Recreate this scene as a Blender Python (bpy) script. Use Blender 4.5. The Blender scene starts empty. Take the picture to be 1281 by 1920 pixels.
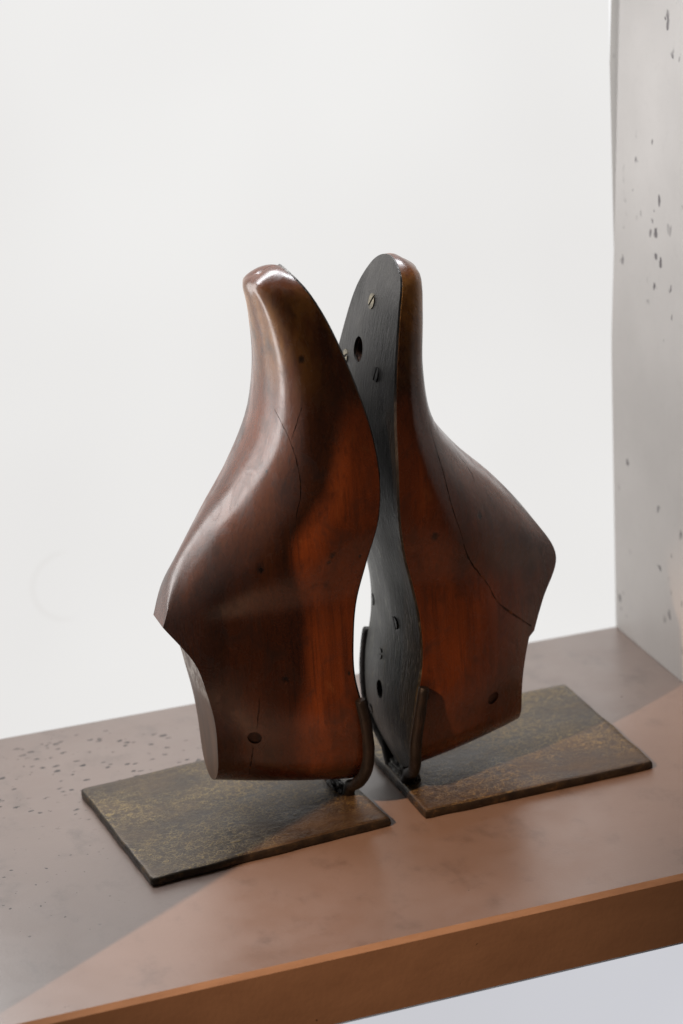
import bpy, bmesh, math, random
import numpy as np
from mathutils import Vector, Matrix, noise
from mathutils.bvhtree import BVHTree

scene = bpy.context.scene
col = scene.collection
rnd = random.Random(7)

# ------------------------------------------------------------------ camera
YAW, PITCH, ROLL = (math.radians(a) for a in (17.30873, 19.89814, -3.81059))
FPX = 4608.54
cy, sy, cp, sp = math.cos(YAW), math.sin(YAW), math.cos(PITCH), math.sin(PITCH)
view = Vector((sy * cp, cy * cp, -sp))
right0 = Vector((cy, -sy, 0)); up0 = right0.cross(view)
right = right0 * math.cos(ROLL) + up0 * math.sin(ROLL)
up = up0 * math.cos(ROLL) - right0 * math.sin(ROLL)
cam_loc = Vector((-0.3008, -0.9453, 0.4913))
cd = bpy.data.cameras.new('camera')
cd.sensor_fit = 'VERTICAL'; cd.sensor_height = 36.0
cd.lens = FPX / 1920 * 36.0
cd.clip_start = 0.05; cd.clip_end = 50
cam = bpy.data.objects.new('camera', cd); col.objects.link(cam)
m = Matrix((right, up, -view)).transposed().to_4x4(); m.translation = cam_loc
cam.matrix_world = m
scene.camera = cam
cd.dof.use_dof = True
cd.dof.focus_distance = (Vector((-.035, -.04, .06)) - cam_loc).dot(view)
cd.dof.aperture_fstop = 9.0

# ------------------------------------------------------------------ world and lamps
w = bpy.data.worlds.new('World'); scene.world = w; w.use_nodes = True
bg = w.node_tree.nodes['Background']
bg.inputs[0].default_value = (1, .82, .66, 1); bg.inputs[1].default_value = 0.035

def lamp(name, kind, loc, target, energy, color, **kw):
    d = bpy.data.lights.new(name, kind); d.energy = energy; d.color = color
    for k, v in kw.items(): setattr(d, k, v)
    o = bpy.data.objects.new(name, d); col.objects.link(o)
    o.location = loc
    o.rotation_euler = (Vector(target) - Vector(loc)).to_track_quat('-Z', 'Y').to_euler()
    return o
AZ, EL, DIST = math.radians(32.5), math.radians(41), 1.7
edge = Vector((-.2235, -.1385, 0))                 # front edge of the niche's left cheek
sun_dir = Vector((math.cos(AZ) * math.cos(EL), math.sin(AZ) * math.cos(EL), -math.sin(EL)))
spot_loc = edge + Vector((0, 0, .18)) - sun_dir * DIST
lamp('warm_spot_lamp', 'SPOT', spot_loc, (-.065, -.065, .05), 175, (1.0, .61, .37),
     spot_size=math.radians(10.9), spot_blend=1.0, shadow_soft_size=.016)
lamp('niche_top_strip_lamp', 'AREA', (-.035, .085, .385), (-.035, -.03, 0), .80, (.92, .95, 1.0), shape='RECTANGLE', size=.28, size_y=.05)
lamp('added_corner_fill', 'AREA', (-.192, .104, .225), (-.06, -.03, .20), .35, (1.0, .98, .97), shape='RECTANGLE', size=.075, size_y=.26)  # unseen lamp added to strengthen pale reflections on toe and instep

# ------------------------------------------------------------------ render settings
scene.render.engine = 'CYCLES'
scene.view_settings.view_transform = 'Standard'
scene.view_settings.look = 'None'
scene.view_settings.exposure = 0.0
scene.view_settings.gamma = 1.0
scene.view_settings.use_curve_mapping = False
# ------------------------------------------------------------------ material helpers
class NT:
    def __init__(self, name):
        self.m = bpy.data.materials.new(name); self.m.use_nodes = True
        self.t = self.m.node_tree; self.b = self.t.nodes['Principled BSDF']
        self.tc = self.t.nodes.new('ShaderNodeTexCoord')
        self.obj = self.tc.outputs['Object']
    def n(self, kind, **kw):
        x = self.t.nodes.new('ShaderNode' + kind)
        for k, v in kw.items(): setattr(x, k, v)
        return x
    def link(self, a, b): self.t.links.new(a, b)
    def put(self, sock, v):
        if hasattr(v, 'node'): self.link(v, sock)
        elif isinstance(v, (tuple, list)) and sock.type == 'RGBA': sock.default_value = (*v[:3], 1)
        else: sock.default_value = v
    def math(self, op, a, b=0.0, c=0.0, clamp=False):
        x = self.n('Math', operation=op, use_clamp=clamp)
        self.put(x.inputs[0], a); self.put(x.inputs[1], b); self.put(x.inputs[2], c); return x.outputs[0]
    def map(self, scale=(1, 1, 1), loc=(0, 0, 0), rot=(0, 0, 0), src=None):
        x = self.n('Mapping'); self.link(src or self.obj, x.inputs[0])
        x.inputs['Scale'].default_value = scale; x.inputs['Location'].default_value = loc; x.inputs['Rotation'].default_value = rot
        return x.outputs[0]
    def noise(self, vec, scale, detail=4, rough=.55, dist=0.0):
        x = self.n('TexNoise'); self.link(vec, x.inputs['Vector'])
        x.inputs['Scale'].default_value = scale; x.inputs['Detail'].default_value = detail
        x.inputs['Roughness'].default_value = rough; x.inputs['Distortion'].default_value = dist
        return x.outputs['Fac']
    def vor(self, vec, scale, feature='F1', out='Distance', rand=1.0):
        x = self.n('TexVoronoi', feature=feature); self.link(vec, x.inputs['Vector'])
        x.inputs['Scale'].default_value = scale; x.inputs['Randomness'].default_value = rand
        return x.outputs[out]
    def ss(self, v, a, b, lo=0.0, hi=1.0):
        x = self.n('MapRange', interpolation_type='SMOOTHSTEP'); self.put(x.inputs[0], v)
        for i, q in enumerate((a, b, lo, hi)): self.put(x.inputs[1 + i], q)
        return x.outputs[0]
    def ramp(self, v, stops):
        x = self.n('ValToRGB'); self.put(x.inputs[0], v); e = x.color_ramp.elements
        while len(e) < len(stops): e.new(.5)
        for q, (p, c) in zip(e, stops): q.position = p; q.color = (*c, 1)
        return x.outputs[0]
    def mix(self, f, a, b, mode='MIX'):
        x = self.n('Mix', data_type='RGBA', blend_type=mode)
        self.put(x.inputs[0], f); self.put(x.inputs[6], a); self.put(x.inputs[7], b); return x.outputs[2]
    def sep(self, v=None):
        x = self.n('SeparateXYZ'); self.link(v or self.obj, x.inputs[0]); return x.outputs
    def dist(self, pt, src=None, scale=(1, 1, 1)):
        x = self.n('VectorMath', operation='SUBTRACT'); self.link(src or self.obj, x.inputs[0]); x.inputs[1].default_value = pt
        y = self.n('VectorMath', operation='MULTIPLY'); self.link(x.outputs[0], y.inputs[0]); y.inputs[1].default_value = scale
        z = self.n('VectorMath', operation='LENGTH'); self.link(y.outputs[0], z.inputs[0]); return z.outputs['Value']
    def bump(self, h, strength, distance):
        x = self.n('Bump'); self.put(x.inputs['Height'], h); x.inputs['Strength'].default_value = strength; x.inputs['Distance'].default_value = distance
        self.link(x.outputs[0], self.b.inputs['Normal'])
    def set(self, **kw):
        for k, v in kw.items(): self.put(self.b.inputs[k.replace('_', ' ')], v)
        return self.m

def mat_wood(name, spots, seed):
    n = NT(name)
    g = n.noise(n.map((70, 70, 5), seed), 1.0, 6, .62, .6)
    big = n.noise(n.map((16, 16, 7), (3 + seed[0], 1, seed[2])), 1.0, 3, .5, .3)
    fine = n.noise(n.map((420, 420, 22), seed), 1.0, 3, .6)
    v = n.math('ADD', n.math('MULTIPLY', g, .42), n.math('MULTIPLY', big, .6))
    c = n.ramp(v, [(.34, (.038, .0118, .0044)), (.50, (.100, .0245, .0060)), (.64, (.18, .043, .0090)), (.80, (.28, .072, .0140))])
    c = n.mix(n.ss(fine, .54, .74, 0, .28), c, (.020, .006, .003))
    grain = n.noise(n.map((900, 900, 14), seed), 1.0, 4, .7, .8)
    c = n.mix(n.ss(grain, .50, .66, 0, .42), c, (.026, .008, .004))
    scu = n.noise(n.map((220, 220, 1500), seed, (.0, .45, .2)), 1.0, 5, .75, 1.5)
    c = n.mix(n.math('MULTIPLY', n.ss(scu, .64, .74), n.ss(big, .40, .56, .1, .8)), c, (.24, .115, .06))
    pat = n.noise(n.map((95, 95, 60), seed, (.3, .2, 0)), 1.0, 7, .72, .8)
    c = n.mix(n.ss(pat, .50, .70, 0, .5), c, (.030, .011, .006))
    c = n.mix(n.ss(pat, .44, .28, 0, .35), c, (.20, .075, .026))
    # handled toe: varnish rubbed to amber, brightened in place of blocked spot light
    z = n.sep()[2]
    worn_lit = n.math('MULTIPLY', n.math('MULTIPLY', n.ss(z, .185, .226), n.ss(z, .242, .232)), n.ss(n.noise(n.map((60, 60, 22), seed), 1.0, 4, .6), .34, .62))
    c = n.mix(n.math('MULTIPLY', worn_lit, .85), c, (.47, .20, .042))
    # grime blotches and nail stains
    bl = n.noise(n.map((38, 38, 30), (5 + seed[1], 0, 2)), 1.0, 5, .65)
    c = n.mix(n.ss(bl, .52, .74, 0, .7), c, (.017, .0065, .004))
    wob = n.noise(n.map((330, 330, 180)), 1.0, 4, .7)
    st = None
    for x, y, zz, r in spots:
        d = n.math('ADD', n.dist((x, y, zz), scale=(1, 1, .75)), n.math('MULTIPLY', n.math('SUBTRACT', wob, .5), r * 1.6))
        k = n.ss(d, r, r * .25); st = k if st is None else n.math('MAXIMUM', st, k)
    c = n.mix(n.math('MULTIPLY', st, .85), c, (.009, .005, .0035))
    sp = n.vor(n.map((1, 1, .6)), 150); cell = n.vor(n.map((1, 1, .6)), 150, out='Color')
    c = n.mix(n.math('MULTIPLY', n.ss(sp, .14, .04), n.math('GREATER_THAN', n.sep(cell)[0], .88)), c, (.012, .006, .004))
    sc = n.noise(n.map((260, 260, 60), rot=(.5, .3, 0)), 1.0, 5, .7, 1.2)
    rough = n.math('ADD', n.math('ADD', n.math('MULTIPLY', bl, .20), n.math('MULTIPLY', sc, .14)), n.ss(pat, .40, .68, -.05, .16))
    n.bump(n.math('ADD', n.math('MULTIPLY', n.math('ADD', fine, grain), .5), n.math('ADD', sc, n.math('ADD', n.math('MULTIPLY', bl, 1.5), n.math('ADD', n.math('MULTIPLY', st, -2.0), n.math('MULTIPLY', pat, 1.2))))), .22, .0006)
    return n.set(Base_Color=c, Roughness=n.math('ADD', rough, .14), Coat_Weight=.55, Coat_Roughness=n.math('ADD', n.math('MULTIPLY', rough, .7), .13), Coat_IOR=1.9, Specular_IOR_Level=.1)

def mat_raw_wood():
    n = NT('worn_facet_wood')
    g = n.noise(n.map((90, 90, 14)), 1.0, 5, .6, .5)
    chip = n.noise(n.map((150, 150, 150)), 1.0, 5, .7)
    c = n.ramp(g, [(.3, (.06, .030, .016)), (.55, (.13, .068, .036)), (.75, (.19, .105, .060))])
    z = n.sep()[2]
    up_ = n.ss(z, .058, .068)
    c = n.mix(n.math('MULTIPLY', up_, n.ss(chip, .42, .60)), c, (.42, .37, .32))
    n.bump(n.math('MULTIPLY', chip, n.math('ADD', n.math('MULTIPLY', up_, 1.0), .15)), .6, .0012)
    return n.set(Base_Color=c, Roughness=.42)

def mat_bore():
    n = NT('bored_wood')
    c = n.ramp(n.noise(n.map((300, 300, 200)), 1.0, 3), [(.35, (.035, .013, .007)), (.7, (.10, .034, .012))])
    return n.set(Base_Color=c, Roughness=.6)

def mat_split():
    n = NT('split_wood')
    c = n.ramp(n.noise(n.map((500, 500, 300)), 1.0, 3), [(.40, (.024, .010, .006)), (.60, (.06, .022, .010)), (.72, (.36, .13, .03))])
    return n.set(Base_Color=c, Roughness=.8)

def mat_sole():
    n = NT('dark_sole_metal')
    big = n.noise(n.map((30, 30, 22)), 1.0, 5, .6)
    scr = n.noise(n.map((160, 700, 160), rot=(.55, 0, 0)), 1.0, 5, .7, .5)
    scr2 = n.noise(n.map((160, 800, 110), rot=(-.5, 0, 0)), 1.0, 4, .7, .4)
    c = n.ramp(big, [(.30, (.034, .031, .029)), (.5, (.090, .085, .081)), (.62, (.145, .136, .127)), (.78, (.26, .24, .215))])
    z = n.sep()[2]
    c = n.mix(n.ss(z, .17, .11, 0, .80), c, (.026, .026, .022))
    mark = n.math('MAXIMUM', n.ss(scr, .56, .68), n.ss(scr2, .57, .69))
    c = n.mix(n.math('MULTIPLY', mark, n.ss(z, .15, .11, .15, .6)), c, (.20, .195, .15))
    low = n.math('MULTIPLY', n.ss(z, .085, .02), n.ss(n.noise(n.map((160, 160, 60)), 1.0, 5, .7), .56, .7))
    c = n.mix(n.math('MULTIPLY', low, .5), c, (.28, .20, .07))
    n.bump(n.math('ADD', n.math('ADD', scr, scr2), n.math('MULTIPLY', big, 2.5)), .4, .0008)
    return n.set(Base_Color=c, Metallic=.9, Roughness=n.ss(big, .3, .7, .34, .50))

def mat_plate():
    n = NT('patinated_steel')
    warp = n.noise(n.map((45, 70, 45)), 1.0, 5, .6)
    big = n.noise(n.map((20, 30, 20), (2, 5, 0)), 1.0, 4, .55)
    w1 = n.n('TexNoise'); n.link(n.map((90, 90, 90)), w1.inputs['Vector']); w1.inputs['Scale'].default_value = 1; w1.inputs['Detail'].default_value = 4
    off = n.n('VectorMath', operation='SCALE'); n.link(w1.outputs['Color'], off.inputs[0]); off.inputs['Scale'].default_value = .011
    pos = n.n('VectorMath', operation='ADD'); n.link(n.map((1, 1.35, 1), rot=(0, 0, .3)), pos.inputs[0]); n.link(off.outputs[0], pos.inputs[1])
    e1 = n.vor(pos.outputs[0], 230, feature='DISTANCE_TO_EDGE'); e2 = n.vor(pos.outputs[0], 560, feature='DISTANCE_TO_EDGE')
    frag = n.noise(n.map((240, 240, 240), (3, 3, 3)), 1.0, 4, .7)
    line = n.math('MAXIMUM', n.math('MULTIPLY', n.ss(e1, .05, .01), .8), n.math('MULTIPLY', n.ss(e2, .09, .01), .75))
    line = n.math('MULTIPLY', line, n.ss(frag, .36, .56))
    c = n.ramp(warp, [(.30, (.034, .022, .014)), (.52, (.070, .046, .028)), (.72, (.115, .078, .048))])
    c = n.mix(n.math('MULTIPLY', line, n.ss(big, .38, .58, .16, .80)), c, (.44, .31, .11))
    c = n.mix(n.math('MULTIPLY', n.ss(frag, .52, .72), n.ss(big, .42, .66, .0, .30)), c, (.18, .13, .055))
    n.bump(n.math('ADD', n.math('MULTIPLY', line, .5), n.math('ADD', warp, n.math('ADD', frag, n.noise(n.map((700, 700, 700)), 1.0, 3)))), .30, .0006)
    return n.set(Base_Color=c, Metallic=.2, Roughness=n.ss(warp, .3, .7, .30, .46), Specular_IOR_Level=.8)

def mat_plate_rim():
    n = NT('rubbed_plate_rim')
    r = n.noise(n.map((160, 160, 220)), 1.0, 5, .7)
    c = n.ramp(r, [(.36, (.016, .011, .008)), (.56, (.036, .025, .015)), (.72, (.12, .070, .028)), (.85, (.34, .20, .07))])
    n.bump(n.noise(n.map((340, 340, 340)), 1.0, 4, .7), .5, .0008)
    return n.set(Base_Color=c, Metallic=.35, Roughness=.5)

def mat_rod():
    n = NT('rusty_rod_steel')
    r = n.noise(n.map((240, 240, 180)), 1.0, 5, .68)
    c = n.ramp(r, [(.3, (.007, .0055, .005)), (.55, (.014, .0105, .0088)), (.70, (.030, .018, .012)), (.80, (.15, .062, .025))])
    n.bump(n.noise(n.map((420, 420, 300)), 1.0, 4, .65), .5, .0009)
    return n.set(Base_Color=c, Metallic=.3, Roughness=.5)

def mat_weld():
    n = NT('weld_metal')
    r = n.noise(n.map((260, 260, 260)), 1.0, 5, .7)
    c = n.ramp(r, [(.3, (.022, .021, .019)), (.55, (.065, .062, .055)), (.70, (.17, .16, .12)), (.82, (.42, .24, .10))])
    n.bump(r, .8, .0015)
    return n.set(Base_Color=c, Metallic=.35, Roughness=.42)

def mat_screw():
    n = NT('screw_steel')
    r = n.noise(n.map((600, 600, 600)), 1.0, 3, .6)
    c = n.ramp(r, [(.35, (.09, .078, .055)), (.65, (.42, .36, .25))])
    return n.set(Base_Color=c, Metallic=.5, Roughness=.4)
def mat_dark_screw():
    n = NT('blackened_screw')
    r = n.noise(n.map((600, 600, 600)), 1.0, 3, .6)
    c = n.ramp(r, [(.35, (.025, .024, .023)), (.65, (.085, .082, .075))])
    return n.set(Base_Color=c, Metallic=.4, Roughness=.45)

def pits(n, vec, scale, keep, r0, seedmask):
    x = n.n('TexNoise'); n.link(vec, x.inputs['Vector']); x.inputs['Scale'].default_value = scale * 1.3; x.inputs['Detail'].default_value = 3
    y = n.n('VectorMath', operation='SCALE'); n.link(x.outputs['Color'], y.inputs[0]); y.inputs['Scale'].default_value = .9 / scale
    q = n.n('VectorMath', operation='ADD'); n.link(vec, q.inputs[0]); n.link(y.outputs[0], q.inputs[1]); vec = q.outputs[0]
    d = n.vor(vec, scale); cc = n.sep(n.vor(vec, scale, out='Color'))
    rad = n.math('MULTIPLY', cc[1], r0)
    dot = n.ss(n.math('SUBTRACT', rad, d), .0, .06)
    return n.math('MULTIPLY', n.math('MULTIPLY', dot, n.math('GREATER_THAN', cc[0], keep)), seedmask)

def mat_shelf():
    n = NT('brown_shelf_paint')
    big = n.noise(n.map((9, 9, 9)), 1.0, 4, .55)
    fine = n.noise(n.map((900, 900, 900)), 1.0, 2, .5)
    c = n.ramp(big, [(.3, (.225, .160, .132)), (.7, (.262, .188, .155))])
    scr = n.noise(n.map((26, 420, 60), rot=(0, 0, -.22)), 1.0, 4, .6, .6)
    c = n.mix(n.math('MULTIPLY', n.ss(scr, .68, .80), n.ss(n.noise(n.map((14, 14, 14), (4, 4, 0)), 1.0, 2), .52, .64)), c, (.06, .034, .022))
    lsc = n.noise(n.map((40, 700, 60), (1, 2, 0), (0, 0, .4)), 1.0, 5, .7, 1.0)
    c = n.mix(n.math('MULTIPLY', n.ss(lsc, .66, .76), n.ss(n.noise(n.map((18, 18, 18), (7, 1, 0)), 1.0, 3), .44, .60, 0, .6)), c, (.42, .34, .29))
    dirt = n.noise(n.map((55, 40, 40), (3, 8, 0)), 1.0, 6, .68)
    c = n.mix(n.ss(dirt, .50, .76, 0, .6), c, (.115, .082, .066))
    wob = n.noise(n.map((70, 70, 70)), 1.0, 3, .6)
    mk = n.math('MULTIPLY', n.ss(n.dist((-.115, .072, 0), scale=(1, 1.35, 1)), .085, .045), n.ss(wob, .42, .54))
    p1 = pits(n, n.map((.62, 1, 1), rot=(0, 0, .25)), 380, .38, .48, mk)
    mk2 = n.math('MULTIPLY', n.ss(n.dist((-.17, -.03, 0)), .07, .02), n.ss(wob, .42, .55))
    p2 = pits(n, n.map((1, 1, 1), (2, 1, 0)), 420, .72, .34, mk2)
    p3 = pits(n, n.map((1, 1, 1), (5, 1, 3)), 110, .93, .13, 1.0)
    pit = n.math('MAXIMUM', n.math('MAXIMUM', p1, p2), p3)
    c = n.mix(n.math('MULTIPLY', pit, .9), c, (.012, .010, .010))
    n.bump(n.math('ADD', n.math('MULTIPLY', fine, .35), n.math('SUBTRACT', n.math('MULTIPLY', big, .6), n.math('MULTIPLY', pit, 2.0))), .25, .0006)
    r = n.math('ADD', n.ss(n.noise(n.map((60, 60, 60)), 1.0, 4, .6), .3, .7, .33, .42), n.math('MULTIPLY', pit, .4))
    return n.set(Base_Color=c, Roughness=r, Specular_IOR_Level=.7, Coat_Weight=.6, Coat_IOR=1.9, Coat_Roughness=n.math('ADD', r, -.04))

def mat_arris():
    n = NT('rubbed_lit_shelf_edge')
    v = n.noise(n.map((40, 200, 200)), 1.0, 5, .65)
    return n.set(Base_Color=n.ramp(v, [(.3, (.36, .225, .145)), (.7, (.48, .31, .205))]), Roughness=.5)

def mat_lit_front():  # shelf paint made lighter and more orange to stand for warm light
    n = NT('brown_lit_front_paint')
    v = n.noise(n.map((30, 30, 60)), 1.0, 5, .62); f = n.noise(n.map((500, 500, 500)), 1.0, 3, .6)
    c = n.ramp(v, [(.3, (.29, .172, .108)), (.7, (.35, .212, .135))])
    p = pits(n, n.map((1, 1, 1), (4, 0, 2)), 160, .90, .22, 1.0)
    c = n.mix(n.math('MULTIPLY', p, .6), c, (.10, .05, .03))
    n.bump(n.math('SUBTRACT', n.math('MULTIPLY', f, .5), n.math('MULTIPLY', p, 2.0)), .3, .0006)
    return n.set(Base_Color=c, Roughness=.5)

def mat_concrete():
    n = NT('pale_side_panel')
    big = n.noise(n.map((7, 7, 7)), 1.0, 4, .55)
    fine = n.noise(n.map((300, 300, 300)), 1.0, 3, .6)
    c = n.ramp(big, [(.3, (.43, .405, .38)), (.7, (.56, .53, .50))])
    c = n.mix(n.ss(fine, .5, .8, 0, .12), c, (.3, .28, .27))
    wob = n.noise(n.map((30, 30, 22), (1, 4, 2)), 1.0, 3, .6)
    p1 = pits(n, n.map((1, 1, .7), (0, 3, 1)), 170, .50, .36, n.ss(wob, .47, .58))
    p2 = pits(n, n.map((1, 1, .6), (2, 3, 1)), 75, .70, .24, n.ss(wob, .40, .52))
    pit = n.math('MAXIMUM', p1, p2)
    c = n.mix(n.math('MULTIPLY', pit, .85), c, (.05, .04, .045))
    n.bump(n.math('SUBTRACT', n.math('MULTIPLY', fine, .2), pit), .3, .0006)
    return n.set(Base_Color=c, Roughness=.5)

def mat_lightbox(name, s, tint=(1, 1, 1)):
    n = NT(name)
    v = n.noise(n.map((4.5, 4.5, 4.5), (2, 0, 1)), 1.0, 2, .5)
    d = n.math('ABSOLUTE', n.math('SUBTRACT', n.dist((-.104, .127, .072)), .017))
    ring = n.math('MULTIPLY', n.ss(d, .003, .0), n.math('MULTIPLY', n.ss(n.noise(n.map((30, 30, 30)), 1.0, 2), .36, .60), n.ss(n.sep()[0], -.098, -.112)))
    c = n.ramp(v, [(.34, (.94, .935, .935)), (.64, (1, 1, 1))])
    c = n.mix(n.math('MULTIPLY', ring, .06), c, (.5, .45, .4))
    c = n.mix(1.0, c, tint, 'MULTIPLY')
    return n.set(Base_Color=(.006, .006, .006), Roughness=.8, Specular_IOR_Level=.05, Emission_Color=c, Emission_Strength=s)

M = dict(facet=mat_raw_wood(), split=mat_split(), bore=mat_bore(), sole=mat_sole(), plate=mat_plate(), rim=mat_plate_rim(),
         rod=mat_rod(), weld=mat_weld(), screw=mat_screw(), dscrew=mat_dark_screw(), shelf=mat_shelf(), side=mat_concrete(), arris=mat_arris(), lit_front=mat_lit_front(),
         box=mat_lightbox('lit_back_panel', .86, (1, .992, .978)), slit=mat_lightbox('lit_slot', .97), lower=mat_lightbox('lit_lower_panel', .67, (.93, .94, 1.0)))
# ------------------------------------------------------------------ mesh helpers
def mesh_obj(name, verts, faces, mats, parent=None, mat_idx=None, smooth=False, sharp=None):
    me = bpy.data.meshes.new(name)
    me.from_pydata([tuple(map(float, v)) for v in verts], [], faces)
    for q in (mats if isinstance(mats, (list, tuple)) else [mats]): me.materials.append(q)
    if mat_idx is not None: me.polygons.foreach_set('material_index', mat_idx)
    bm = bmesh.new(); bm.from_mesh(me); bmesh.ops.recalc_face_normals(bm, faces=bm.faces); bm.to_mesh(me); bm.free()
    if smooth: me.polygons.foreach_set('use_smooth', [True] * len(me.polygons))
    if smooth and sharp: me.set_sharp_from_angle(angle=math.radians(sharp))
    me.update()
    o = bpy.data.objects.new(name, me); col.objects.link(o)
    if parent: o.parent = parent
    return o

def bm_obj(name, bm, mats, parent=None, sharp=35):
    me = bpy.data.meshes.new(name)
    bmesh.ops.recalc_face_normals(bm, faces=bm.faces)
    bm.to_mesh(me); bm.free()
    for q in (mats if isinstance(mats, (list, tuple)) else [mats]): me.materials.append(q)
    me.polygons.foreach_set('use_smooth', [True] * len(me.polygons)); me.set_sharp_from_angle(angle=math.radians(sharp))
    o = bpy.data.objects.new(name, me); col.objects.link(o)
    if parent: o.parent = parent
    return o

def prism(poly, z0, z1, bevel=0.0, seg=3):
    bm = bmesh.new()
    a = [bm.verts.new((x, y, z0)) for x, y in poly]; b = [bm.verts.new((x, y, z1)) for x, y in poly]
    bm.faces.new(a[::-1]); bm.faces.new(b); n = len(poly)
    for i in range(n): bm.faces.new((a[i], a[(i + 1) % n], b[(i + 1) % n], b[i]))
    bmesh.ops.recalc_face_normals(bm, faces=bm.faces)
    if bevel: bmesh.ops.bevel(bm, geom=list(bm.edges), offset=bevel, segments=seg, affect='EDGES', profile=.5)
    return bm

def structure(o, label, cat):
    o['kind'] = 'structure'; o['label'] = label; o['category'] = cat; return o

# ------------------------------------------------------------------ the niche
XR = .1735
def back_y(x): return .1237 - .0252 * x                     # line of the back panel on the shelf
bm = prism([(-.262, -.1312), (.215, -.1312), (.215, .150), (-.262, .150)], -.0328, 0, .0020, 1)
bm.normal_update()
for f in bm.faces:
    if f.normal.z > .3 and f.normal.y < -.3: f.material_index = 1          # rubbed front arris, its edge highlight lightened into the paint
    elif f.normal.y < -.9: f.material_index = 2                            # front face, warm spot light put into its paint
structure(bm_obj('shelf', bm, [M['shelf'], M['arris'], M['lit_front']], sharp=20),
          'brown painted shelf board under both bookends', 'shelf')

# back panel: a backlit sheet whose right edge springs away from the side panel higher up
def lean(z): return .010 * z + .045 * max(0, z - .15)
nz = 28; zs = [i / nz * .3945 for i in range(nz + 1)]
V, F = [], []
for k, z in enumerate(zs):
    gap = max(0, (z - .185)) * .052
    xr = XR + .0006 + lean(z) - gap
    xs = [-.262, -.15, 0, xr - .03, xr - .008, xr - .003, xr]
    for j, x in enumerate(xs):
        bow = {4: 0, 5: .0, 6: 0}.get(j, 0)
        V.append((x, back_y(x) - bow, z + .0002))
    for j, x in enumerate(xs): V.append((x, back_y(x) + .004, z + .0002))
W = 14
for k in range(nz):
    for j in range(6):
        F.append((k * W + j, k * W + j + 1, (k + 1) * W + j + 1, (k + 1) * W + j))
        F.append((k * W + 7 + j + 1, k * W + 7 + j, (k + 1) * W + 7 + j, (k + 1) * W + 7 + j + 1))
    F.append((k * W + 6, k * W + 13, (k + 1) * W + 13, (k + 1) * W + 6))
    F.append((k * W + 7, k * W, (k + 1) * W, (k + 1) * W + 7))
F.append(tuple(range(7)) + tuple(range(13, 6, -1))); F.append(tuple(nz * W + q for q in range(7)) + tuple(nz * W + q for q in range(13, 6, -1)))
structure(mesh_obj('back_wall', V, F, M['box']), 'softly glowing white back panel behind the bookends', 'wall')
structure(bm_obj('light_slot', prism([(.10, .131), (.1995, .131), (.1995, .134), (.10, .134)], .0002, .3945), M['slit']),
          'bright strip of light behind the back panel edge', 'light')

# right cheek of the niche, a pitted pale slab that leans out slightly towards the top
V, F = [], []
for z in zs:
    x = XR + lean(z)
    for y in (.1295, .06, 0, -.06, -.1312): V.append((x + (.1295 - y) * -.004, y, z + .0002))
    for y in (-.1312, .1295): V.append((x + .024, y, z + .0002))
W = 7
for k in range(nz):
    for j in range(W): F.append((k * W + j, k * W + (j + 1) % W, (k + 1) * W + (j + 1) % W, (k + 1) * W + j))
F.append(tuple(range(W))); F.append(tuple(nz * W + q for q in range(W)))
structure(mesh_obj('side_wall', V, F, M['side'], smooth=True, sharp=30), 'pale pitted side slab at the end of the shelf', 'wall')

# left cheek (outside the picture): its stepped front edge cuts the warm lamp's beam
poly = [(-.1385, .0002), (-.1385, .20), (-.148, .25), (-.151, .305), (-.163, .335), (-.167, .3947), (.15, .3947), (.15, .0002)]
bm = bmesh.new()
a = [bm.verts.new((-.2235, y, z)) for y, z in poly]; b = [bm.verts.new((-.2475, y, z)) for y, z in poly]
bm.faces.new(a); bm.faces.new(b[::-1])
for i in range(len(poly)): bm.faces.new((a[i], a[(i + 1) % len(poly)], b[(i + 1) % len(poly)], b[i]))
structure(bm_obj('side_wall_opposite', bm, M['side'], sharp=20), 'pale side slab at the other end of the shelf', 'wall')

structure(bm_obj('beam_cut_board', prism([(-.262, -.181), (.262, -.181), (.262, .150), (-.262, .150)], .395, .4278, .0016), M['shelf']),  # unseen board put in to keep the warm spot off the side slab
          'unseen brown board above the bookends, added to cut the warm beam', 'shelf')
structure(bm_obj('back_wall_below', prism([(-.262, .128), (.262, .128), (.262, .134), (-.262, .134)], -.50, -.0334), M['lower']),
          'cool white glowing panel below the shelf', 'wall')
# ------------------------------------------------------------------ shoe last geometry
def pchip(xk, yk, x):
    xk = np.asarray(xk, float); yk = np.asarray(yk, float); h = np.diff(xk); d = np.diff(yk) / h
    m = np.zeros_like(yk)
    for i in range(1, len(yk) - 1):
        if d[i - 1] * d[i] > 0:
            m[i] = 3 * (h[i - 1] + h[i]) / ((2 * h[i] + h[i - 1]) / d[i - 1] + (h[i] + 2 * h[i - 1]) / d[i])
    m[0] = d[0]; m[-1] = d[-1]
    i = np.clip(np.searchsorted(xk, x, side='right') - 1, 0, len(xk) - 2); s = (x - xk[i]) / h[i]
    return yk[i] * (1 + 2 * s) * (1 - s) ** 2 + h[i] * m[i] * s * (1 - s) ** 2 + yk[i + 1] * s * s * (3 - 2 * s) + h[i] * m[i + 1] * s * s * (s - 1)

def cspline(xk, yk, x):
    xk = np.asarray(xk, float); yk = np.asarray(yk, float); h = np.diff(xk); d = np.diff(yk) / h
    m = np.empty_like(yk); m[1:-1] = (d[:-1] * h[1:] + d[1:] * h[:-1]) / (h[:-1] + h[1:]); m[0] = d[0]; m[-1] = d[-1]
    i = np.clip(np.searchsorted(xk, x, side='right') - 1, 0, len(xk) - 2); s = (x - xk[i]) / h[i]
    return yk[i] * (1 + 2 * s) * (1 - s) ** 2 + h[i] * m[i] * s * (1 - s) ** 2 + yk[i + 1] * s * s * (3 - 2 * s) + h[i] * m[i + 1] * s * s * (s - 1)

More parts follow.
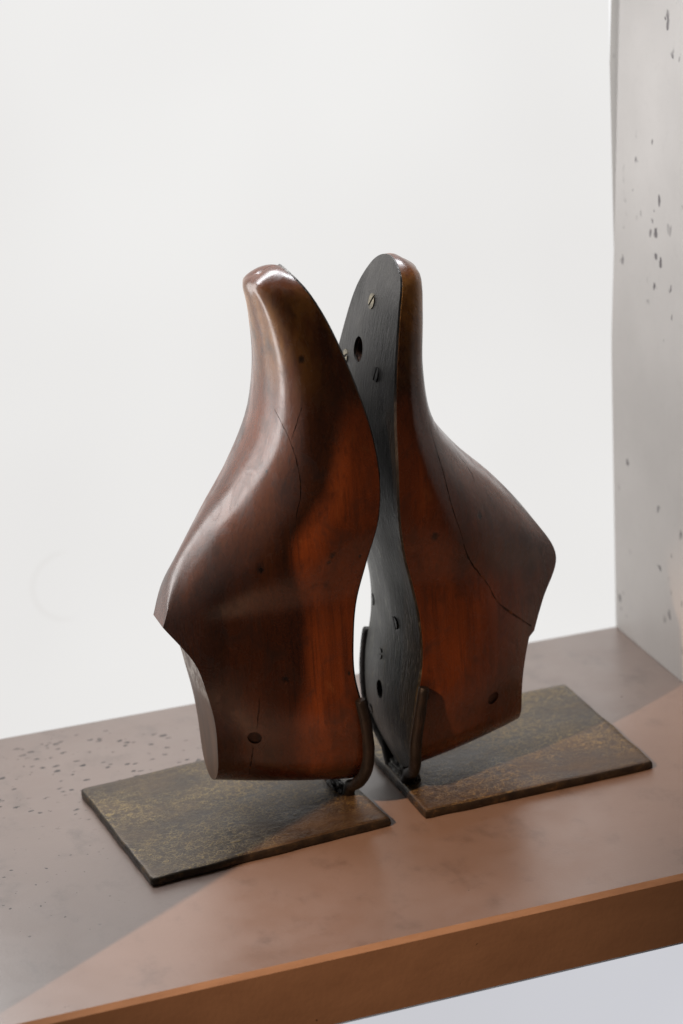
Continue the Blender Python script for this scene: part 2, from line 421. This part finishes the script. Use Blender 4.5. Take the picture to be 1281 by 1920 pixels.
K = np.arange(14.)        # stations heel -> toe; u = distance from the mirror plane, z = height
SZ = np.array([.0100, .030, .050, .070, .088, .104, .122, .142, .162, .182, .202, .222, .236, .2445])
TZ = np.array([.0205, .035, .052, .067, .082, .097, .116, .137, .156, .176, .198, .219, .235, .2425])
SL = [0.01398, 0.01026, 0.01186, 0.01523, 0.01467, 0.01231, 0.00817, 0.00353, 0.00216, 0.00372, 0.00809, 0.01427, 0.02044, 0.02619]
TL = [0.07345, 0.07286, 0.07337, 0.07578, 0.07969, 0.08990, 0.08216, 0.06771, 0.05189, 0.04002, 0.03581, 0.03681, 0.04005, 0.04387]
SR = [0.01374, 0.01047, 0.01246, 0.01638, 0.01648, 0.01428, 0.0098, 0.00676, 0.00688, 0.00847, 0.01186, 0.01631, 0.02031, 0.02169]
TR = [0.07026, 0.06946, 0.06965, 0.07283, 0.07958, 0.08978, 0.08018, 0.0634, 0.04465, 0.03133, 0.02814, 0.03025, 0.03147, 0.02986]
HW = [0.02506, 0.0292, 0.03358, 0.03334, 0.03264, 0.03412, 0.03963, 0.04476, 0.04524, 0.04117, 0.03486, 0.02778, 0.01926, 0.0]
YC = [0.00191, 0.00248, 0.00266, 0.00265, 0.00194, 0.00337, 0.00443, 0.00398, 0.00367, 0.00344, 0.00275, 0.00142, -0.00084, -0.00295]
R0 = [0, .25, .5, .75, .93, 1.0]
RAT = np.array([[1, .98, .85, .70, .57, .51], [1, .98, .86, .71, .585, .52], [1, .98, .86, .71, .59, .53], [1, .99, .87, .71, .59, .53],
    [1, 1.0, .88, .70, .54, .45], [1, 1.01, .91, .70, .42, .24], [1, 1.02, .92, .66, .36, .12], [1, 1.02, .90, .66, .38, .16], [1, 1.02, .92, .72, .47, .25],
    [1, 1.02, .95, .82, .58, .34], [1, 1.02, .98, .87, .64, .38], [1, 1.02, .99, .88, .66, .38], [1, 1.02, 1.0, .88, .66, .38], [1, 1.02, 1.0, .86, .62, .36]])
CROWN = [0, 0, 0, .0003, -.001, .0, .001, .0015, .002, .002, .002, .0018, .0015, .001]
SOLE_CROWN = [.0004, .0014, .0022, .0032, .0036, .0032, .0024, .0018, .0014, .001, .0008, .0006, .0004, 0]
NS, NSIDE, NTOP, NROW = 13, 26, 7, 8          # ring layout

def last_rings(su, tu, dz_toe, corner, step):
    t = np.concatenate([1 - np.cos(np.linspace(0, np.pi / 2, 13)[:-1]), np.linspace(1, 12, 11 * NROW + 1)[:-1],
                        12 + np.sin(np.linspace(0, np.pi / 2, 11))])
    sz = SZ.copy(); tz = TZ.copy(); sz[12:] -= np.array([.5, 1]) * dz_toe; tz[12:] -= np.array([.5, 1]) * dz_toe
    def T(a):
        a = np.asarray(a)
        return np.where(t <= 5, cspline(K[:6], a[:6], t), cspline(K[5:], a[5:], t))
    Sz, Su, Tz, Tu = cspline(K, sz, t), cspline(K, su, t), cspline(K, tz, t), cspline(K, tu, t)
    Cz, Cu = (T(tz), T(tu)) if corner else (Tz.copy(), Tu.copy())     # crisp edge, only felt close to the top
    Cu = Cu - step * (t < 3.06)
    q = (1 - np.sqrt(np.maximum(0, 1 - np.clip(t - 12, 0, 1) ** 2))) * .50; Tu = Tu + (Su - Tu) * q; Tz = Tz + (Sz - Tz) * q * .3; Cu = Cu + (Su - Cu) * q; Cz = Cz + (Sz - Cz) * q * .3
    Wd = cspline(K, np.r_[HW[:-1], HW[-2] * .8], t); cap = np.ones_like(t)
    q = t < 1; cap[q] = np.sqrt(np.maximum(0, 1 - (1 - t[q]) ** 2))
    q = t > 12; cap[q] = np.sqrt(np.maximum(0, 1 - (t[q] - 12) ** 2))
    Wd = Wd * np.where(t < 1, cap, 1)
    tip = Sz[-1]; dk = tip - sz[[12, 11, 10, 9]]; d = np.maximum(tip - Sz, 0)      # blunt rounded toe outline
    toe = np.sqrt(np.maximum(pchip(np.r_[0, dk], np.r_[0, np.array(HW)[[12, 11, 10, 9]] ** 2], d), 0))
    Wd = np.maximum(np.where(t > 9.5, toe, Wd), 2e-4)
    Yc, Cr, Sc = cspline(K, YC, t), cspline(K, CROWN, t), cspline(K, SOLE_CROWN, t) * np.minimum(1, cap)
    rat = np.array([cspline(K, RAT[:, j], t) for j in range(6)]).T
    r = 1 - (1 - np.linspace(0, 1, NSIDE + 1)) ** 1.25
    rows = []
    FD = [0, .015, .030, .045, .060, .070, .080, .090]; FW = [1, .99, .91, .765, .545, .375, .20, .06]   # cone side, by depth from the sole
    for k in range(len(t)):
        wf = pchip(FD, FW, np.minimum(r * math.hypot(Cu[k] - Su[k], Cz[k] - Sz[k]), .09))
        a = float(np.clip((t[k] - 4.9) / 1.6, 0, 1)); a = a * a * (3 - 2 * a)
        wd = (wf * (1 - a) + pchip(R0, rat[k], r) * a) * Wd[k]; wt = wd[-1]
        ring = [(0, s * Wd[k], -Sc[k] * (1 - s * s)) for s in np.linspace(1, -1, NS)]
        ring += [(a, -b, 0) for a, b in zip(r[1:], wd[1:])]
        ring += [(1, s * wt, Cr[k] * cap[k] * (1 - s * s)) for s in np.linspace(-1, 1, NTOP + 2)[1:-1]]
        ring += [(a, b, 0) for a, b in list(zip(r, wd))[::-1][:-1]]
        ring = np.array(ring)
        cw = np.clip((ring[:, 0] - .72) / .26, 0, 1); cw = np.maximum(cw * cw * (3 - 2 * cw), 1 - a)
        du, dz = Tu[k] - Su[k] + cw * (Cu[k] - Tu[k]), Tz[k] - Sz[k] + cw * (Cz[k] - Tz[k]); L = np.hypot(du, dz)
        bulge = (.0017 if corner else .0007) * 4 * ring[:, 0] * (1 - ring[:, 0]) * float(np.clip((t[k] - 11) / 2, 0, 1)) ** 2
        rows.append(np.stack([Su[k] + ring[:, 0] * du + ring[:, 2] * du / L, Yc[k] + ring[:, 1], Sz[k] + ring[:, 0] * dz + ring[:, 2] * dz / L + bulge], 1))
    return t, np.array(rows)

def temp_obj(bm, mat=None):
    me = bpy.data.meshes.new('cutter'); bmesh.ops.recalc_face_normals(bm, faces=bm.faces); bm.to_mesh(me); bm.free()
    if mat: me.materials.append(mat)
    o = bpy.data.objects.new('cutter', me); col.objects.link(o); return o

def carve(o, cutters):
    for c in cutters: c.parent = o.parent if o.parent.type == 'EMPTY' else o.parent.parent
    bpy.context.view_layer.update()
    for c in cutters:
        md = o.modifiers.new('b', 'BOOLEAN'); md.operation = 'DIFFERENCE'; md.solver = 'EXACT'; md.object = c; md.material_mode = 'TRANSFER'
    dg = bpy.context.evaluated_depsgraph_get(); dg.update()
    me = bpy.data.meshes.new_from_object(o.evaluated_get(dg))
    o.modifiers.clear(); old = o.data; o.data = me; me.name = o.name; bpy.data.meshes.remove(old)
    for c in cutters:
        d = c.data; bpy.data.objects.remove(c); bpy.data.meshes.remove(d)

def bore(bm, p, nrm, r, depth, seg=18, stretch=(1, 1), roll=0):
    q = nrm.to_track_quat('Z', 'Y').to_matrix().to_4x4(); q.translation = p
    mtx = q @ Matrix.Rotation(roll, 4, 'Z') @ Matrix.Diagonal((stretch[0], stretch[1], 1, 1)) @ Matrix.Translation((0, 0, .004 - (depth + .004) / 2 + 0))
    bmesh.ops.create_cone(bm, cap_ends=True, segments=seg, radius1=r * .92, radius2=r, depth=depth + .004, matrix=mtx)

def sweep(bm, pts, radii, seg=8, caps=True):
    rings = []
    n = len(pts); ref = Vector((0, 0, 1))
    for i, p in enumerate(pts):
        tg = (pts[min(i + 1, n - 1)] - pts[max(i - 1, 0)]).normalized()
        a = tg.cross(ref if abs(tg.dot(ref)) < .95 else Vector((1, 0, 0))).normalized() if i == 0 else (a - tg * a.dot(tg)).normalized()
        b = tg.cross(a)
        rings.append([bm.verts.new(p + (a * math.cos(q) + b * math.sin(q)) * radii[i]) for q in (2 * math.pi * j / seg for j in range(seg))])
    for r1, r2 in zip(rings, rings[1:]):
        for j in range(seg): bm.faces.new((r1[j], r1[(j + 1) % seg], r2[(j + 1) % seg], r2[j]))
    if caps: bm.faces.new(rings[0][::-1]); bm.faces.new(rings[-1])
    return rings

def crack_cutter(bvh, pts, rad, jitter):
    P = [Vector(p) for p in pts]; fine = []
    tt = np.linspace(0, len(P) - 1, len(P) * 5)
    for i, x in enumerate(tt):
        p = Vector([float(cspline(np.arange(len(P)), [q[a] for q in P], np.array([x]))[0]) for a in range(3)])
        p += Vector((rnd.uniform(-1, 1), 0, rnd.uniform(-1, 1))) * jitter
        loc, nr, _, _ = bvh.find_nearest(p); fine.append(loc)
    n = len(fine); bm = bmesh.new()
    sweep(bm, fine, [rad * (.35 + .65 * math.sin(math.pi * min(1, max(0, (i + .6) / n))) ** .5) * rnd.uniform(.45, 1.35) for i in range(n)], 6)
    return temp_obj(bm, M['split'])

def make_screw(parent, p, nrm, r, roll, mat):
    bm = bmesh.new(); seg = 10; g = r * .17; h = .0007
    for s in (1, -1):
        lo, hi, top = [], [], []
        for k in range(seg + 1):
            a = math.pi * k / seg; x, y = r * math.cos(a), max(r * math.sin(a), 0)
            y = max(y, g)
            lo.append(bm.verts.new((x, s * y, -.001))); hi.append(bm.verts.new((x * .97, s * max(y * .97, g), h * .6))); 
        bm.faces.new(hi); bm.faces.new(lo)
        for k in range(seg + 1):
            j = (k + 1) % (seg + 1)
            bm.faces.new((lo[k], lo[j], hi[j], hi[k]))
    o = bm_obj('screw', bm, mat, parent, 30)
    q = nrm.to_track_quat('Z', 'Y').to_matrix().to_4x4() @ Matrix.Rotation(roll, 4, 'Z'); q.translation = p
    o.matrix_local = q
    return o

def make_plate(parent, centre, wx, wy, yaw, th=.0039):
    nx, ny = 44, 38; bm = bmesh.new(); rows = []; off = Vector((rnd.uniform(0, 9), rnd.uniform(0, 9), 0))
    rc = .0007
    def pt(i, j):
        a, b = (i / nx * 2 - 1), (j / ny * 2 - 1)
        x, y = a * wx / 2, b * wy / 2
        wob = noise.noise(Vector((x * 60, y * 60, 0)) + off) * .0007
        if i in (0, nx): x += wob * (1 if i else -1)
        if j in (0, ny): y += wob * (1 if j else -1)
        if i in (0, nx) and j in (0, ny): x -= math.copysign(rc, a) * .55; y -= math.copysign(rc, b) * .55
        return x, y
    def z_at(x, y): return th + noise.noise(Vector((x * 45, y * 45, 3)) + off) * .00022
    top = [[None] * (ny + 1) for _ in range(nx + 1)]
    for i in range(nx + 1):
        for j in range(ny + 1):
            x, y = pt(i, j); top[i][j] = bm.verts.new((x, y, z_at(x, y)))
    for i in range(nx):
        for j in range(ny): bm.faces.new((top[i][j], top[i + 1][j], top[i + 1][j + 1], top[i][j + 1]))
    loop = [(i, 0) for i in range(nx)] + [(nx, j) for j in range(ny)] + [(i, ny) for i in range(nx, 0, -1)] + [(0, j) for j in range(ny, 0, -1)]
    def lower(dz, out):
        res = []
        for i, j in loop:
            v = top[i][j].co; x, y = v.x, v.y
            ox = (1 if i == nx else -1 if i == 0 else 0) * out; oy = (1 if j == ny else -1 if j == 0 else 0) * out
            res.append(bm.verts.new((x + ox, y + oy, dz)))
        return res
    t0 = [top[i][j] for i, j in loop]
    r1 = lower(th - .0008, .0006); r2 = lower(.0008, .0008); r3 = lower(.0001, .0003)
    for a, b in ((t0, r1), (r1, r2), (r2, r3)):
        for k in range(len(loop)):
            f = bm.faces.new((a[k], a[(k + 1) % len(loop)], b[(k + 1) % len(loop)], b[k])); f.material_index = 1
    bm.faces.new(r3[::-1])
    o = bm_obj('base_plate', bm, [M['plate'], M['rim']], parent, 60)
    o.matrix_local = Matrix.Translation(centre) @ Matrix.Rotation(yaw, 4, 'Z')
    return o

def make_bookend(sgn, wood, origin, su, tu, dz_toe, corner, step, plate, label, holes, cracks, sole_holes, screws):
    root = bpy.data.objects.new('bookend', None); col.objects.link(root); root.location = origin
    root['label'] = label; root['category'] = 'bookend'; root['group'] = 'pair of shoe last bookends'
    O = Vector(origin)
    t, G = last_rings(su, tu, dz_toe, corner, step)
    G = G.copy(); G[..., 0] *= sgn
    G[..., 0] -= O.x; G[..., 1] -= O.y
    nt, nr = G.shape[:2]
    # ---- wooden body
    faces, mi = [], []
    top0, top1 = NS - 1 + NSIDE, NS - 1 + NSIDE + NTOP + 1
    for k in range(nt - 1):
        for j in range(nr):
            j2 = (j + 1) % nr
            faces.append((k * nr + j, k * nr + j2, (k + 1) * nr + j2, (k + 1) * nr + j))
            mi.append(1 if (top0 <= j < top1 and t[k] < 4.99) else 0)
    faces.append(tuple(range(nr))); faces.append(tuple((nt - 1) * nr + q for q in range(nr))); mi += [0, 0]
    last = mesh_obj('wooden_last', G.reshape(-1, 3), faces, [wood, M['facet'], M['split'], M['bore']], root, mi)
    bvh = BVHTree.FromObject(last, bpy.context.evaluated_depsgraph_get())
    L = lambda p: Vector(p) - Vector((O.x, O.y, 0))
    cut = []
    for p, r, d in holes:
        loc, nrm, _, _ = bvh.find_nearest(L(p)); bm = bmesh.new()
        bore(bm, loc, nrm, r, d, 18 if r > .002 else 9); cut.append(temp_obj(bm, M['bore']))
    for pts, rad, jit in cracks: cut.append(crack_cutter(bvh, [L(p) for p in pts], rad, jit))
    # ---- metal sole
    S = G[:, :NS, :]
    cent = np.array([sgn * -1.0, 0, 0])
    d1 = np.gradient(S, axis=0); d2 = np.gradient(S, axis=1); nn = np.cross(d1, d2); nn /= np.maximum(np.linalg.norm(nn, axis=2, keepdims=True), 1e-9)
    nn *= np.sign((nn @ cent))[..., None]
    nn[:2] = nn[3]; nn[-2:] = nn[-4]
    mid = S.mean(axis=1, keepdims=True)
    out = S + nn * .0008; ins = S + nn * .0010; inn = S - nn * .0006
    inset = out.copy(); inset[:, 0] += (S[:, 1] - S[:, 0]) * .22; inset[:, -1] += (S[:, -2] - S[:, -1]) * .22
    V = np.concatenate([inset.reshape(-1, 3), inn.reshape(-1, 3)]); N = nt * NS; F = []
    for k in range(nt - 1):
        for j in range(NS - 1):
            a = k * NS + j
            F.append((a, a + 1, a + NS + 1, a + NS)); F.append((N + a + NS, N + a + NS + 1, N + a + 1, N + a))
        for j in (0, NS - 1):
            a = k * NS + j; F.append((a, a + NS, N + a + NS, N + a))
    for j in range(NS - 1):
        for k in (0, nt - 1):
            a = k * NS + j; F.append((a, a + 1, N + a + 1, N + a))
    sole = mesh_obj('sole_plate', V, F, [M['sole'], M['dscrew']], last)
    sb = BVHTree.FromObject(sole, bpy.context.evaluated_depsgraph_get())
    scut = []
    out_dir = Vector((-sgn, 0, 0))
    for p, r, d, st, roll in sole_holes:
        q = L((p[0] * sgn, p[1], p[2]))
        loc, nrm, _, _ = sb.ray_cast(q + out_dir * .05, -out_dir)
        for lst in (scut, cut):
            bm = bmesh.new(); bore(bm, loc, nrm, r, d, 20, st, roll); lst.append(temp_obj(bm, M['dscrew'] if lst is scut else M['split']))
    for p, r, roll, mt in screws:
        q = L((p[0] * sgn, p[1], p[2]))
        loc, nrm, _, _ = sb.ray_cast(q + out_dir * .05, -out_dir)
        make_screw(last, loc, nrm, r, roll, M[mt])
    if cut: carve(last, cut)
    if scut: carve(sole, scut)
    for o, ang in ((last, 34), (sole, 32)):
        o.data.polygons.foreach_set('use_smooth', [True] * len(o.data.polygons)); o.data.set_sharp_from_angle(angle=math.radians(ang))
    # ---- base plate
    c, wx, wy, yaw = plate
    make_plate(root, L((c[0], c[1], 0)), wx, wy, yaw)
    # ---- cradle rod bent round the heel seat
    rr = .0024; ks = [k for k in range(nt) if t[k] <= 2.55]
    near = [Vector(G[k, NS - 1]) for k in ks]; far = [Vector(G[k, 0]) for k in ks]
    path = near[::-1] + far[1:]
    sm = []
    mpt = Vector((0, sum(p.y for p in path) / len(path), .040))
    for i, p in enumerate(path):
        a, b = path[max(i - 1, 0)], path[min(i + 1, len(path) - 1)]
        tg = (b - a); nrm = Vector((0, tg.z, -tg.y)).normalized()
        if nrm.dot(Vector((0, p.y - mpt.y, p.z - mpt.z))) < 0: nrm = -nrm
        sm.append(p + nrm * (rr + .0006) + Vector((-sgn * -.0004, 0, 0)))
    # resample evenly and smooth
    d = [0]
    for a, b in zip(sm, sm[1:]): d.append(d[-1] + (b - a).length)
    ev = np.linspace(0, d[-1], 60); sm = [Vector([float(np.interp(e, d, [q[a] for q in sm])) for a in range(3)]) for e in ev]
    for _ in range(3): sm = [sm[0]] + [(sm[i - 1] + sm[i] * 2 + sm[i + 1]) / 4 for i in range(1, len(sm) - 1)] + [sm[-1]]
    zmin = min(p.z for p in sm); ymid = (sm[0].y + sm[-1].y) / 2
    low = min(sm, key=lambda p: p.z).copy()
    halves = ([p for p in sm if p.y < ymid - .013], [p for p in sm if p.y > ymid + .013][::-1])
    for half in halves:
        end = half[-1].copy(); end.y += (ymid - end.y) * .35; end.z = .0028; half.append(end)
        rad = [rr * (1 + .08 * noise.noise(p * 170)) * (1 + .12 * min(1, i / 14)) for i, p in enumerate(half)]
        rad[0] *= .84; half.insert(1, half[0].lerp(half[1], .3)); rad.insert(1, rr)
        bm = bmesh.new(); sweep(bm, half, rad, 14)
        bm_obj('cradle_prong', bm, M['rod'], root, 45)
    # ---- weld bead where rod meets plate
    bm = bmesh.new(); bmesh.ops.create_icosphere(bm, subdivisions=5, radius=1)
    for v in bm.verts:
        q = v.co.copy(); nz = noise.fractal(q * 2.2 + Vector((sgn * 3, 0, 0)), 1.0, 2.0, 4)
        s = 1 + .30 * nz
        ws = .9 if sgn > 0 else .55
        v.co = Vector((low.x + sgn * .0022 + q.x * .0055 * s * ws, low.y + .004 + q.y * .019 * s * ws, .0037 + max(q.z, -.25) * .0062 * s * ws))
    bm_obj('weld_bead', bm, M['weld'] if sgn > 0 else M['rod'], root, 60)
    return root

screw_spots = [((.0163, .0051, .222), .0034, .9, 'screw'), ((.0102, .0275, .1931), .0031, .5, 'screw'), ((.0106, -.0118, .1953), .0032, 1.3, 'dscrew'),
               ((.0168, .0286, .0782), .0027, 1.7, 'dscrew'), ((.0168, -.0066, .0802), .0029, 1.9, 'dscrew'), ((.0143, .0117, .059), .0026, .3, 'dscrew'),
               ((.0107, .0251, .0272), .0024, 1.2, 'dscrew')]
sole_bores = [((.0114, .0124, .1998), .0060, .0012, (1, 1), 0), ((.0114, .0124, .1998), .0047, .007, (1, 1), .1), ((.0115, .0091, .0433), .0043, .008, (1, 1), 0),
              ((.0113, .0092, .1158), .0019, .006, (1, 2.4), .25)]
CL, CR_ = Vector((-.0636, .0062, 0)), Vector((.0647, .0098, 0))
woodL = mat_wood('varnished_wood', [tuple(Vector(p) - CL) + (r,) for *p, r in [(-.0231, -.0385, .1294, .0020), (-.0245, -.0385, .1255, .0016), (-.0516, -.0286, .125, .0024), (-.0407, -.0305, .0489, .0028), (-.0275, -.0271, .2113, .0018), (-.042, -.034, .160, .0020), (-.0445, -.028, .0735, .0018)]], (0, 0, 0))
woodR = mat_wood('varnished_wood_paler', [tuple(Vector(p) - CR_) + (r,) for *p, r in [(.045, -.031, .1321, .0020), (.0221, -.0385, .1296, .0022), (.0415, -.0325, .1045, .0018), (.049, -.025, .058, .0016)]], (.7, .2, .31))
make_bookend(-1, woodL, CL, SL, TL, .0, True, 0, ((-.0636, .0062), .1086, .0965, math.radians(4.8)),
    'dark varnished shoe last bookend with forked instep crack and pale chipped top facet',
    [((-.0592, -.0235, .0457), .0033, .0009)],
    [([(-.0369, -.0136, .1882), (-.036, -.0204, .1835), (-.0344, -.0266, .1769), (-.0333, -.0308, .1686), (-.0336, -.0339, .1582), (-.0362, -.0346, .1478), (-.04, -.0343, .1304)], .00022, .0002),
     ([(-.0291, -.0289, .1918), (-.032, -.0278, .1842), (-.0339, -.0268, .1785)], .0002, .0002),
     ([(-.0562, -.0269, .0661), (-.0575, -.0258, .056), (-.0583, -.0251, .0505)], .00018, .0002),
     ([(-.0597, -.0215, .0405), (-.0603, -.018, .032), (-.0609, -.0155, .0255)], .00028, .0002)],
    sole_bores, screw_spots)
make_bookend(1, woodR, CR_, SR, TR, .0018, False, .0024, ((.0647, .0098), .109, .0945, math.radians(1.0)),
    'shoe last bookend beside the pitted slab, its screwed dark metal sole showing',
    [((.0508, -.0257, .0434), .0033, .0009)],
    [([(.0241, -.0322, .1779), (.0259, -.0356, .1651), (.0283, -.0382, .1505), (.0303, -.0385, .1399), (.0354, -.0355, .1241)], .00024, .00012),
     ([(.0358, -.035, .1225), (.0406, -.0326, .1112), (.05, -.0297, .0988), (.0561, -.0284, .0878), (.0686, -.0184, .0742), (.0733, -.0100, .0690), (.0745, .0, .0680)], .00042, .00015),
     ([(.0428, -.0191, .1544), (.0456, -.0221, .1485), (.0459, -.025, .1446)], .0002, .0002)],
    sole_bores, screw_spots)
